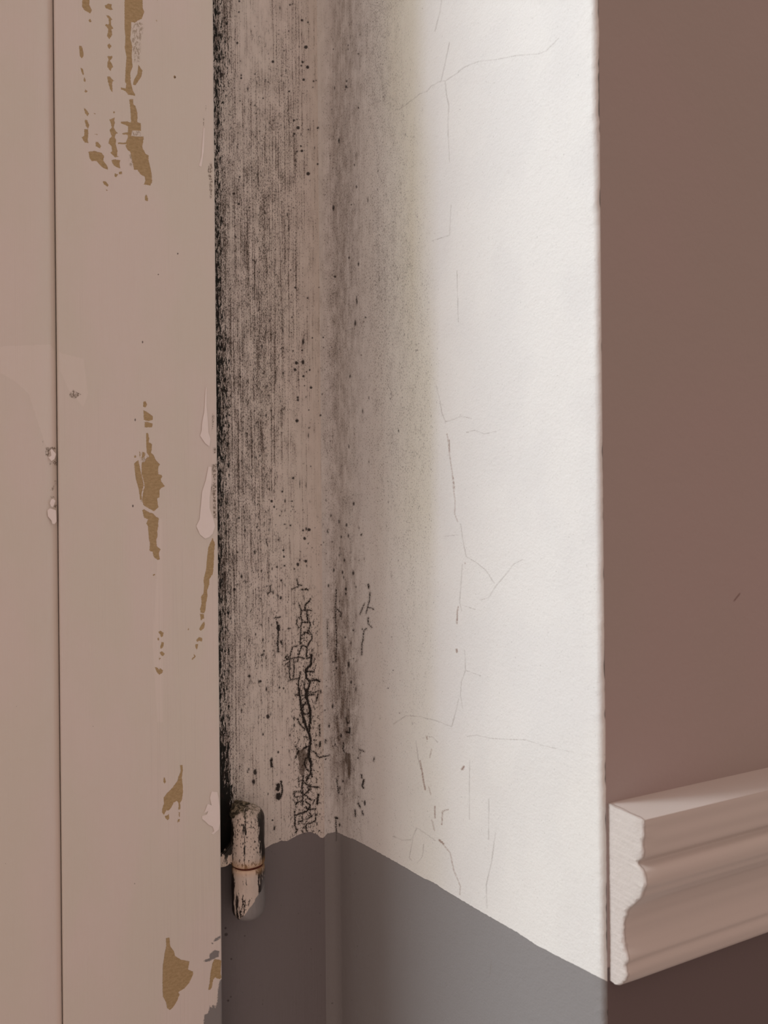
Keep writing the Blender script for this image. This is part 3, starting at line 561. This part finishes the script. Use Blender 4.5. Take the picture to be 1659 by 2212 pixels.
GRIME += [T(*G2, p) for p in [[(1095, 290), (1125, 320), (1112, 450), (1092, 540)], [(1110, 700), (1145, 705), (1145, 770), (1110, 780)], [(1090, 900), (1160, 890), (1150, 1000), (1140, 1100), (1155, 1160), (1140, 1240), (1150, 1560), (1110, 1540), (1100, 1300), (1080, 1180), (1120, 1100), (1090, 1000)]]]
GRIME += [[(150, 850), (158, 842), (176, 852), (162, 862), (150, 858)]]
GREY = [T(*G6, p) for p in [[(1150, 620), (1230, 545), (1310, 560), (1300, 650), (1220, 690), (1100, 740), (1060, 730), (1070, 710), (1150, 680)], [(1225, 400), (1240, 360), (1330, 310), (1330, 350), (1260, 400)], [(1165, 420), (1210, 430), (1200, 455)],
    [(1500, 1000), (1330, 1030), (1310, 1060), (1290, 1200), (1280, 1380), (1245, 1500), (1235, 1450), (1200, 1440), (1190, 1490), (1150, 1450), (1150, 1500), (1120, 1580), (1070, 1600), (1055, 1749), (1055, 2600), (1500, 2600)]]]
WASH = [[(8, 748), (110, 744), (119, 760), (121, 960), (112, 985), (96, 955), (78, 900), (62, 850), (30, 822), (0, 805), (0, 750)], [(128, 762), (180, 775), (190, 850), (180, 880), (150, 845), (130, 800)], [(330, 1390), (345, 1120), (350, 1120), (352, 1560), (340, 1560)]]
PITS = [(287, 1093, 1.6, 1.6), (292, 907, 1.3, 2), (342, 593, 1.2, 1), (378, 167, 1.6, 1.2), (308, 739, 1.3, 1.8), (36, 1527, 1.6, 1), (305, 1083, .8, 1), (13, 1866, 1.6, 1), (291, 1909, 1.0, 1), (201, 1569, .8, 1), (384, 548, 1.4, 1.2)]
def paint_board(name, stile):
    m = NB(name); S = m.attr('surf', True)
    wood, part, grime, grey, pits, wear = [m.attr(k) for k in ('wood', 'part', 'grime', 'grey', 'pits', 'wear')]
    st = m.noise(m.sca(S, (1.5, .012, 1)), 1, 3, .6)
    st2 = m.noise(m.sca(S, (.35, .006, 1), (4, 4, 0)), 1, 2, .6)
    big = m.noise(m.sca(S, (.03, .012, 1), (1, 2, 0)), 1, 2)
    c = m.mix(m.step(big, .38, .62), (0.80, 0.742, 0.708), (0.775, 0.742, 0.685))
    c = m.mix(m.mul(m.step(m.attr('wash'), -.8, .8), .35), c, (0.90, 0.84, 0.81))
    c = m.mix(m.mul(m.mul(m.step(st, .5, .72), m.step(m.add(st2, m.mul(wear, .35)), .55, .8)), .22), c, (0.60, 0.57, 0.54))
    wob = m.mul(m.sub(m.noise(m.sca(S, (1.2, 1.6, 1)), 1, 4, .7), .5), 4.6)
    wn = m.noise(m.sca(S, (.5, .9, 1)), 1, 4, .7)
    fib = m.noise(m.sca(S, (1.8, .35, 1)), 1, 4, .7)
    wc = m.mix(m.step(wn, .3, .7), (0.42, 0.315, 0.165), (0.53, 0.40, 0.235))
    wc = m.mix(m.mul(m.step(fib, .58, .75), .5), wc, (0.27, 0.19, 0.10))
    wm = m.step(m.add(wood, wob), -.5, .5)
    pmk = m.mul(m.mul(m.step(part, -1, 2), m.step(m.noise(m.sca(S, (1.0, .45, 1), (6, 6, 0)), 1, 3, .7), .47, .56)), .75)
    c = m.mix(m.mul(m.mul(m.step(wood, -7, 0), m.step(m.noise(m.sca(S, (1.6, .9, 1), (9, 2, 0)), 1, 3, .7), .68, .74)), .5), c, (0.36, 0.27, 0.17))
    c = m.mix(pmk, c, (0.40, 0.335, 0.25))
    c = m.mix(m.mul(m.step(m.add(grime, wob), -.4, 1.2), m.step(m.noise(m.sca(S, (1.4, .8, 1), (3, 6, 0)), 1, 3, .7), .38, .60)), c, (0.22, 0.18, 0.14))
    c = m.mix(m.step(m.add(grey, m.mul(wob, .8)), -.5, .5), c, DADOC)
    c = m.mix(wm, c, wc)
    c = m.mix(m.mul(m.step(pits, -.8, .5), .85), c, (0.06, 0.04, 0.035))
    h = m.add(m.mul(st, .35), m.add(m.mul(m.noise(S, .12, 3), .5), m.mul(m.noise(S, 1.2, 3, .6), .07)))
    h = m.sub(h, m.mul(m.step(m.add(wood, wob), -1.0, 1.2), .9))
    h = m.add(h, m.mul(m.mul(wm, fib), .5)); h = m.sub(h, m.mul(m.step(pits, -1, .5), .5))
    h = m.sub(h, m.mul(m.step(m.add(grime, wob), -.5, 1), .3)); h = m.sub(h, m.mul(m.step(m.add(grey, m.mul(wob, .8)), -.5, .5), .5))
    rough = m.add(m.mul(wm, .22), .50)
    return m.fin(c, rough, h, .45, .0006, .3)
def board_fields(me, V, s_mm):
    X, Y = proj(V)
    set_vec(me, 'surf', np.stack([s_mm, (V[:, 2] - CAMZ) * 1000, np.zeros(len(V))], 1))
    set_attr(me, 'wood', poly_field(X, Y, WOOD)); set_attr(me, 'part', poly_field(X, Y, PART, 6)); set_attr(me, 'grime', poly_field(X, Y, GRIME, 6)); set_attr(me, 'grey', poly_field(X, Y, GREY, 6))
    set_attr(me, 'wash', poly_field(X, Y, WASH, 6)); set_attr(me, 'pits', dot_field(X, Y, PITS)); set_attr(me, 'wear', np.interp(X, [300, 340, 470], [0, .8, 1.0]) * np.interp(Y, [700, 1100, 2212], [0, .7, 1]))
PB = C0 + N * 0.0015
# stile: front face fine grid, rounded right arris, plain back
r1 = .0012
fa = [CP + D * a for a in np.linspace(aS + .0011, aR - r1, 250)]
def arc(cx, cn, a0_, a1_, n=5):             # quarter rounding in the (D, N) plane
    return [C0 + D * (cx + r1 * math.cos(a)) + N * (cn + r1 * math.sin(a)) for a in np.linspace(a0_, a1_, n)]
ps = P2(*([C0 + D * (aS + .0006) + N * .0015] + [C0 + D * (aS + .0006) + N * (CO - .0005), C0 + D * (aS + .0008) + N * (CO - .0001)] + fa + arc(aR - r1, CO - r1, math.pi / 2, 0)[1:] + [C0 + D * aR + N * .010, C0 + D * aR + N * .0015, C0 + D * (aS + .0006) + N * .0015]))
me, V = grid_mesh('stile', ps, zs)
board_fields(me, V, np.tile(arc_len(ps) * 1000, len(zs)))
board_mat = paint_board('chipped_cream_paint', True)
stile = link('stile', me, board_mat, casement)
stile.matrix_parent_inverse = Matrix.Translation(-casement.location)
stile['label'] = 'wide flat stile with bare wood chips'
# inner board: edge falls away softly towards the joint
aA = aS + .0001
fb = [(a, CO - .0008 - .0026 * max(0, (a - (aA - .012)) / .012) ** 2.5) for a in np.concatenate([np.linspace(aL, aS - .14, 8)[:-1], np.linspace(aS - .14, aA, 130)])]
pbd = P2(*([C0 + D * aL + N * .0015] + [C0 + D * a + N * b for a, b in fb] + [C0 + D * aA + N * .0015, C0 + D * aL + N * .0015]))
me, V = grid_mesh('board', pbd, ZC if False else CAMZ + np.array([-1.0, -.7, -.45] + list(np.arange(-.335, .3351, .0009)) + [.45, .7, 1.0]))
WOOD_S, GRIME_S = WOOD, GRIME
GRIME = [T(60, 920, 9.217, p) for p in [[(280, 280), (310, 290), (330, 400), (310, 400)], [(350, 430), (430, 420), (560, 420), (560, 480), (520, 560), (450, 480), (430, 600), (380, 620), (345, 560)], [(480, 700), (530, 690), (560, 600), (590, 600), (595, 780), (540, 800), (500, 740)],
    [(400, 690), (430, 700), (480, 800), (470, 860), (440, 800)], [(520, 1080), (590, 1080), (590, 1150), (545, 1200), (520, 1260), (490, 1300), (445, 1280), (500, 1200), (540, 1150)], [(420, 1350), (460, 1380), (500, 1400), (560, 1440), (560, 1470), (500, 1440), (455, 1440)], [(500, 1610), (550, 1570), (585, 1560), (590, 1640), (530, 1640)], [(430, 1640), (490, 1620), (480, 1640)], [(440, 1870), (480, 1880), (470, 1900)]]]
WOOD = []
board_fields(me, V, np.tile(arc_len(pbd) * 1000 + 500, len(V) // len(pbd)))
WOOD, GRIME = WOOD_S, GRIME_S
def inner_mat():
    m = paint_board('cream_board_paint', False); return m
board = link('board', me, inner_mat(), casement); board.matrix_parent_inverse = Matrix.Translation(-casement.location)

# raised dabs of white filler
def filler_mat():
    m = NB('white_filler'); o = m.obj()
    c = m.mix(m.noise(o, 300, 3), (0.97, 0.92, 0.915), (0.94, 0.89, 0.88))
    return m.fin(c, .5, m.noise(o, 250, 3), .2, .0005, .35)
FM = filler_mat()
def dab(poly, name, parent, base, hgt=.0007, mat=None):
    """thin raised blob whose outline is poly (frame points), on the plane through base parallel to the window wall"""
    P = [hit(x, y, base, N) for x, y in poly]
    # refine outline
    Q = []
    for i in range(len(P)):
        a, b = P[i], P[(i + 1) % len(P)]
        k = max(1, int(np.linalg.norm(b - a) / .0009))
        for j in range(k): Q.append(a + (b - a) * j / k)
    bm = bmesh.new()
    vs = [bm.verts.new(Vector(q + N * .00002)) for q in Q]
    f = bm.faces.new(vs); f.normal_update()
    if f.normal.dot(Vector(N)) < 0: f.normal_flip()
    w_ = [.35, .6, .9]; hs = [.5, .3, .2]
    for q_, hh in zip(w_, hs):
        bmesh.ops.inset_region(bm, faces=[f], thickness=.0006 * q_, depth=hgt * hh, use_even_offset=False)
    bmesh.ops.triangulate(bm, faces=bm.faces[:])
    me = bpy.data.meshes.new(name); bm.to_mesh(me); bm.free()
    o = link(name, me, mat or FM, parent)
    return o
d1 = dab(T(*G2, [(1018, -20), (1028, -20), (1027, 200), (1045, 400), (1050, 520), (1075, 600), (1062, 690), (1010, 650), (950, 560), (970, 500), (975, 400), (1000, 280), (1010, 120)]), 'filler_patch', stile, CP)
d2 = dab(T(*G2, [(1050, 930), (1085, 935), (1090, 1100), (1065, 1300), (1065, 1430), (1110, 1560), (1130, 1640), (1100, 1730), (1060, 1770), (1010, 1790), (950, 1740), (905, 1640), (945, 1560), (960, 1400), (975, 1230), (1020, 1090)]), 'filler_patch', stile, CP)
d3 = dab(T(*G5, [(1300, 740), (1400, 750), (1425, 860), (1440, 1000), (1450, 1300), (1430, 1420), (1380, 1460), (1330, 1510), (1295, 1490), (1345, 1450), (1320, 1370), (1250, 1340), (1180, 1270), (1130, 1230), (1130, 1180), (1215, 1150), (1240, 1090), (1165, 1130), (1230, 960), (1300, 990), (1270, 860)]), 'filler_patch', stile, CP)
for d_, l_ in ((d1, 'thin pointed dab of white filler'), (d2, 'large drop-shaped dab of white filler'), (d3, 'ragged dab of white filler')): d_['label'] = l_
dab(T(*G1, [(1462, 1350), (1472, 1350), (1468, 1480), (1462, 1600), (1440, 1760), (1412, 1750), (1440, 1650), (1450, 1500)]), 'filler_patch', stile, CP, .0004)
PBd = CP - N * .0012
for p in ([(450, 480), (480, 460), (560, 560), (530, 660), (470, 700), (410, 630), (470, 590)], [(440, 1540), (460, 1470), (500, 1450), (550, 1490), (500, 1620), (460, 1600)], [(390, 1680), (440, 1640), (560, 1680), (570, 1900), (540, 1950), (490, 1950), (470, 1880), (400, 1800)]):
    dab(T(60, 920, 9.217, p), 'paint_flake', board, PBd, .0005)

# ------------------------------------------------------------------ hinge
hp = hit(536, 1868, C0 + N * .0115, N)      # barrel axis at the joint
HR = 0.0092
hinge = bpy.data.objects.new('hinge', None); sc.collection.objects.link(hinge)
def at_y(py):
    # height of a frame row on the barrel front
    r = ray(536, py); t = (hp[1]) / r[1]; return CAMZ + r[2] * t
z_top, z_mid, z_bot = at_y(1741), at_y(1866), at_y(1976)
HC = np.array([hp[0], hp[1], 0.0])
hinge.location = Vector((HC[0], HC[1], z_bot)); hinge.empty_display_size = .02
tag(hinge, 'small overpainted barrel hinge, mouldy and rusty at its joint, beside casement', 'hinge')
def hinge_mat(name, upper):
    m = NB(name); o = m.obj(); sx = m.n('SeparateXYZ'); m.put(o, sx.inputs[0]); x, y, z = sx.outputs[0], sx.outputs[1], sx.outputs[2]
    L = z_top - z_mid if upper else z_mid - z_bot
    v1 = m.noise(m.sca(o, (560, 560, 85), (3, 1, 2)), 1, 5, .72, .5)
    v2 = m.noise(m.sca(o, (150, 150, 45), (1, 7, 3)), 1, 3, .6)
    v3 = m.noise(m.sca(o, (900, 900, 500)), 1, 3, .7)
    fleck = m.noise(o, 900, 3, .7)
    c = m.mix(m.step(v2, .35, .65), (0.68, 0.61, 0.55), (0.58, 0.52, 0.47))
    if upper:
        t = m.step(z, 0.0, L)
        k = m.add(m.mul(m.sub(v2, .5), 1.3), v1)
        col = m.sub(1.0, m.mul(m.math('ABSOLUTE', m.sub(x, -.0003)), 520))      # dark run down the middle
        thr = m.sub(.665, m.add(m.mul(m.math('MAXIMUM', col, 0.0), .30), m.add(m.mul(m.step(x, .0058, .0085), .40), m.mul(m.step(x, -.006, -.009), .18))))
        c = m.mix(m.step(m.sub(k, thr), 0, .06), c, (0.018, 0.014, 0.012))
        c = m.mix(m.mul(m.step(v3, .56, .61), .9), c, (0.03, 0.025, 0.02))
        c = m.mix(m.mul(m.step(z, L * .80, L * 1.08), m.step(v1, .42, .52)), c, (0.20, 0.18, 0.13))
        c = m.mix(m.mul(m.step(z, .0065, .0), .55), c, (0.70, 0.42, 0.20))
    else:
        dn = m.step(z, L * .85, L * .15)
        k = m.add(m.mul(m.sub(v2, .5), .8), m.add(v1, m.mul(m.sub(v3, .5), .35)))
        thr = m.sub(.600, m.add(m.mul(dn, .17), m.add(m.mul(m.step(x, .005, .0085), .22), m.mul(m.step(x, -.006, -.009), .22))))
        c = m.mix(m.step(m.sub(k, thr), 0, .05), c, (0.016, 0.010, 0.009))
        g = m.step(m.add(m.add(m.mul(x, 90), m.mul(m.sub(L * .36, z), 70)), m.mul(m.sub(v2, .5), .5)), .28, .34)
        c = m.mix(g, c, DADOC)
        c = m.mix(m.mul(m.mul(m.step(x, .0072, .009), m.step(z, L * .98, L * .6)), .8), c, DADOC)
        c = m.mix(m.mul(m.step(z, L - .005, L), .45), c, (0.72, 0.46, 0.25))
    h = m.add(v1, m.mul(v2, 1.5))
    return m.fin(c, .42, h, .5, .0008, .5)
def lathe(name, rz, mat, parent, seg=64, lump=0.0, seed=0, slant=0.0):
    V = []; Fc = []; r = np.random.RandomState(seed); ph = r.uniform(0, 6.28, 8)
    n = len(rz)
    for i, (rad, z) in enumerate(rz):
        for k in range(seg):
            a = 2 * math.pi * k / seg
            q = 1 + lump * (math.sin(3 * a + ph[0] + z * 300) + .6 * math.sin(5 * a + ph[1] - z * 500) + .5 * math.sin(z * 900 + ph[2] + 2 * a)) * (1 if rad > .001 else 0)
            V.append((rad * q * math.cos(a), rad * q * math.sin(a), z + slant * rad * math.cos(a + 1.0)))
    for i in range(n - 1):
        for k in range(seg):
            Fc.append((i * seg + k, i * seg + (k + 1) % seg, (i + 1) * seg + (k + 1) % seg, (i + 1) * seg + k))
    Fc.append(tuple(range(seg))[::-1]); Fc.append(tuple((n - 1) * seg + k for k in range(seg)))
    me = bpy.data.meshes.new(name); me.from_pydata(V, [], Fc); me.update()
    return link(name, me, mat, parent)
LU = z_top - z_mid; LL = z_mid - z_bot
up = [(HR * .90, .0003), (HR * .98, .0008), (HR, .0016)] + [(HR * 1.0, z) for z in np.linspace(.003, LU * .80, 14)] + \
     [(HR * .97, LU * .84), (HR * .88, LU * .90), (HR * .74, LU * .955), (HR * .52, LU * 1.0), (HR * .3, LU * 1.025), (.0004, LU * 1.035)]
lo = [(.0004, -.0012), (HR * .5, -.0010), (HR * .80, .0002), (HR * .93, .0018), (HR * .99, .004)] + [(HR * .995, z) for z in np.linspace(.006, LL - .002, 14)] + [(HR * .97, LL - .0009), (HR * .90, LL - .0004)]
ku = lathe('upper_knuckle', up, hinge_mat('painted_metal_upper', True), hinge, lump=.012, seed=4, slant=0.05); ku.location = (0, 0, LL)
kl = lathe('lower_knuckle', lo, hinge_mat('painted_metal_lower', False), hinge, lump=.012, seed=8)
ku['label'] = 'cream upper knuckle speckled with black mould'; kl['label'] = 'lower knuckle with flaking paint and grey dab'
rust = NB('rust'); rc_ = rust.mix(rust.noise(rust.obj(), 600, 3), (0.16, 0.035, 0.015), (0.05, 0.015, 0.01)); rust = rust.fin(rc_, .8)
pin = lathe('pin', [(HR * .86, -.0012), (HR * .88, 0), (HR * .86, .0014)], rust, hinge, seed=1); pin.location = (0, 0, LL); pin['label'] = 'rusty joint ring'
# leaf joined to the upper knuckle, running behind the casement
def leaf():
    bm = bmesh.new()
    # local frame: x along D, y along -N (wall), from hinge axis
    zt, zb = LL + .0085, LL + .0012
    pts = []
    outline = [(-.0005, zb), (-.0085, zb + .0003), (-.0100, zb + .0012), (-.0120, zb - .0002), (-.026, zb), (-.026, LL + LU * .22), (-.0145, LL + LU * .24), (-.0115, LL + LU * .34), (-.0085, LL + LU * .44), (-.0005, LL + LU * .5)]
    off0 = -.0015; th = .0035
    fr = [bm.verts.new(Vector(D * x + N * (off0 + th / 2)) + Vector((0, 0, z))) for x, z in outline]
    bk = [bm.verts.new(Vector(D * x + N * (off0 - th / 2)) + Vector((0, 0, z))) for x, z in outline]
    bm.faces.new(fr); bm.faces.new(bk[::-1]); n = len(fr)
    for i in range(n): bm.faces.new((fr[(i + 1) % n], fr[i], bk[i], bk[(i + 1) % n]))
    bmesh.ops.recalc_face_normals(bm, faces=bm.faces[:])
    bmesh.ops.bevel(bm, geom=bm.edges[:], offset=.0006, segments=2, affect='EDGES')
    me = bpy.data.meshes.new('hinge_leaf'); bm.to_mesh(me); bm.free()
    return me
def leaf_mat():
    m = NB('painted_leaf'); o = m.obj(); s = m.n('SeparateXYZ'); m.put(o, s.inputs[0]); z = s.outputs[2]
    v = m.noise(m.sca(o, (420, 420, 140)), 1, 5, .7, .5)
    c = m.mix(m.noise(o, 200, 2), (0.74, 0.66, 0.58), (0.66, 0.59, 0.52))
    c = m.mix(m.step(m.add(v, m.mul(m.step(z, LL + LU * .17, LL + LU * .42), .30)), .56, .61), c, (0.02, 0.018, 0.015))
    return m.fin(c, .5, v, .5, .0008, .4)
lf = link('hinge_leaf', leaf(), leaf_mat(), hinge, smooth=False)
# lump of mould-covered old paint on top of the barrel
def lump_mesh(name, c, r, seed, mat, parent):
    bm = bmesh.new(); bmesh.ops.create_icosphere(bm, subdivisions=4, radius=1)
    rr = np.random.RandomState(seed); ph = rr.uniform(0, 6.28, 6)
    for v in bm.verts:
        p = v.co; q = 1 + .12 * math.sin(4 * p.x + ph[0]) + .12 * math.sin(5 * p.y + ph[1] + 2 * p.z) + .06 * math.sin(11 * p.z + 7 * p.x + ph[2])
        v.co = Vector((p.x * r[0] * q + c[0], p.y * r[1] * q + c[1], p.z * r[2] * q + c[2]))
    me = bpy.data.meshes.new(name); bm.to_mesh(me); bm.free(); return link(name, me, mat, parent)
mm = NB('mouldy_paint_lump'); o_ = mm.obj(); v_ = mm.noise(o_, 500, 5, .7)
mm = mm.fin(mm.mix(mm.step(v_, .42, .66), (0.035, 0.032, 0.022), (0.30, 0.26, 0.19)), .8, v_, .7, .001, .2)
lump_mesh('paint_lump', (float(-D[0] * .0040), float(-D[1] * .0040) + .001, LL + LU * .92), (.0060, .0055, .0052), 3, mm, hinge)['label'] = 'olive black mould crusted lump'

# ------------------------------------------------------------------ dado rail (moulding) along the room wall
ME = E0 + D * .0034
G7 = (1250, 1600, 3.614)
raw = [(205, 478), (350, 548), (470, 612), (500, 632), (500, 700), (498, 800), (496, 900), (490, 928), (462, 940), (448, 960), (468, 985), (492, 1010), (508, 1050), (518, 1110), (512, 1160), (496, 1172), (488, 1186), (484, 1225), (450, 1262), (400, 1300), (368, 1350), (350, 1420), (345, 1500), (350, 1580), (362, 1650), (378, 1700), (384, 1722), (362, 1742), (358, 1765), (372, 1800), (374, 1840), (362, 1880), (335, 1908), (300, 1912), (262, 1880), (236, 1838)]
pp = []
for x, y in T(*G7, raw):
    h_ = hit(x, y, ME, D); pp.append((float((h_ - ME) @ N), float(h_[2])))
pp[0] = (-.001, pp[0][1]); pp[-1] = (-.001, pp[-1][1])
pp[1] = (pp[1][0], pp[0][1] - .0003)
pp[2] = (pp[2][0], pp[0][1] - .0005); pp[3] = (pp[3][0], pp[0][1] - .0008)
# resample outline
def resample(P, step):
    out = []
    for i in range(len(P) - 1):
        a, b = np.array(P[i]), np.array(P[i + 1]); k = max(1, int(np.linalg.norm(b - a) / step))
        for j in range(k): out.append(tuple(a + (b - a) * j / k))
    out.append(P[-1]); return out
def smooth_open(P, it=2):
    P = [np.array(p) for p in P]
    for _ in range(it):
        Q = [P[0]] + [(P[i - 1] + 2 * P[i] + P[i + 1]) / 4 for i in range(1, len(P) - 1)] + [P[-1]]
        P = Q
    return [tuple(p) for p in P]
top = pp[:4]; rest = smooth_open(resample(pp[3:], .0006), 2)
pr = resample(top, .0015)[:-1] + rest
xs_ = [0, .0003, .0008, .0015, .0025, .004, .006, .009, .013, .02, .03, .05, .08, .12, .2, .35, .6, 1.05]
bm = bmesh.new(); rings = []
r9 = np.random.RandomState(12)
jit = np.array(smooth_open([(v,) for v in r9.randn(len(pr)) * .9], 1)).ravel()
for i, x in enumerate(xs_):
    ring = []
    for k, (p, z) in enumerate(pr):
        sag = 0
        j = jit[k] * .00035 * math.exp(-x / .0025) * (1 if 0 < k < len(pr) - 1 else 0)
        edge_in = (.0010 if x == 0 else (.0004 if x == .0003 else 0)) * (1 if 0 < k < len(pr) - 1 else 0)
        # brush ripples along the length
        rip = .00015 * math.sin(k * .55 + 3 * x) * (1 if k > 6 else 0) * min(1, x / .01)
        q = ME + D * (x + jit[(k * 7) % len(pr)] * .0002 * (x == 0)) + N * (p + j - edge_in + rip) + Z * z
        ring.append(bm.verts.new(Vector(q)))
    rings.append(ring)
for a, b in zip(rings[:-1], rings[1:]):
    for k in range(len(pr) - 1): bm.faces.new((a[k], a[k + 1], b[k + 1], b[k]))
cols = [rings[0]]                          # end face as a strip grid back to the wall
for fr_ in (.75, .5, .25, 0.0):
    cols.append([bm.verts.new(Vector(ME + N * (-.001 + (p + .001) * fr_ * .97) + Z * z + D * .00004 * ((k * 13) % 5))) for k, (p, z) in enumerate(pr)])
for a, b in zip(cols[:-1], cols[1:]):
    for k in range(len(pr) - 1):
        bm.faces.new((a[k], b[k], b[k + 1], a[k + 1]))
bmesh.ops.recalc_face_normals(bm, faces=bm.faces[:])
me = bpy.data.meshes.new('trim_1'); bm.to_mesh(me); bm.free()
def rail_mat():
    m = NB('rail_gloss_paint'); o = m.obj()
    dv = m.n('VectorMath'); dv.operation = 'DOT_PRODUCT'; m.put(o, dv.inputs[0]); dv.inputs[1].default_value = tuple(D)
    al = m.sub(dv.outputs['Value'], float(ME @ D))
    c = m.mix(m.noise(o, 30, 3), (0.63, 0.575, 0.555), (0.61, 0.575, 0.545))
    endm = m.step(m.add(al, m.mul(m.sub(m.noise(o, 250, 4, .7), .5), .003)), .0016, .0008)
    h = m.add(m.mul(m.noise(m.sca(o, (1, 1, 1)), 900, 4, .65), m.add(m.mul(endm, .30), .05)), m.mul(m.noise(o, 200, 3), m.add(m.mul(endm, .8), .10)))
    return m.fin(c, .42, h, .7, .0011, .35)
rail = link('trim_1', me, rail_mat(), smooth=True)
tag(rail, 'moulded dado rail on the shaded wall with a roughly cut bright end', 'dado rail', kind='structure')
for p_ in me.polygons: pass
me.set_sharp_from_angle(angle=math.radians(38))
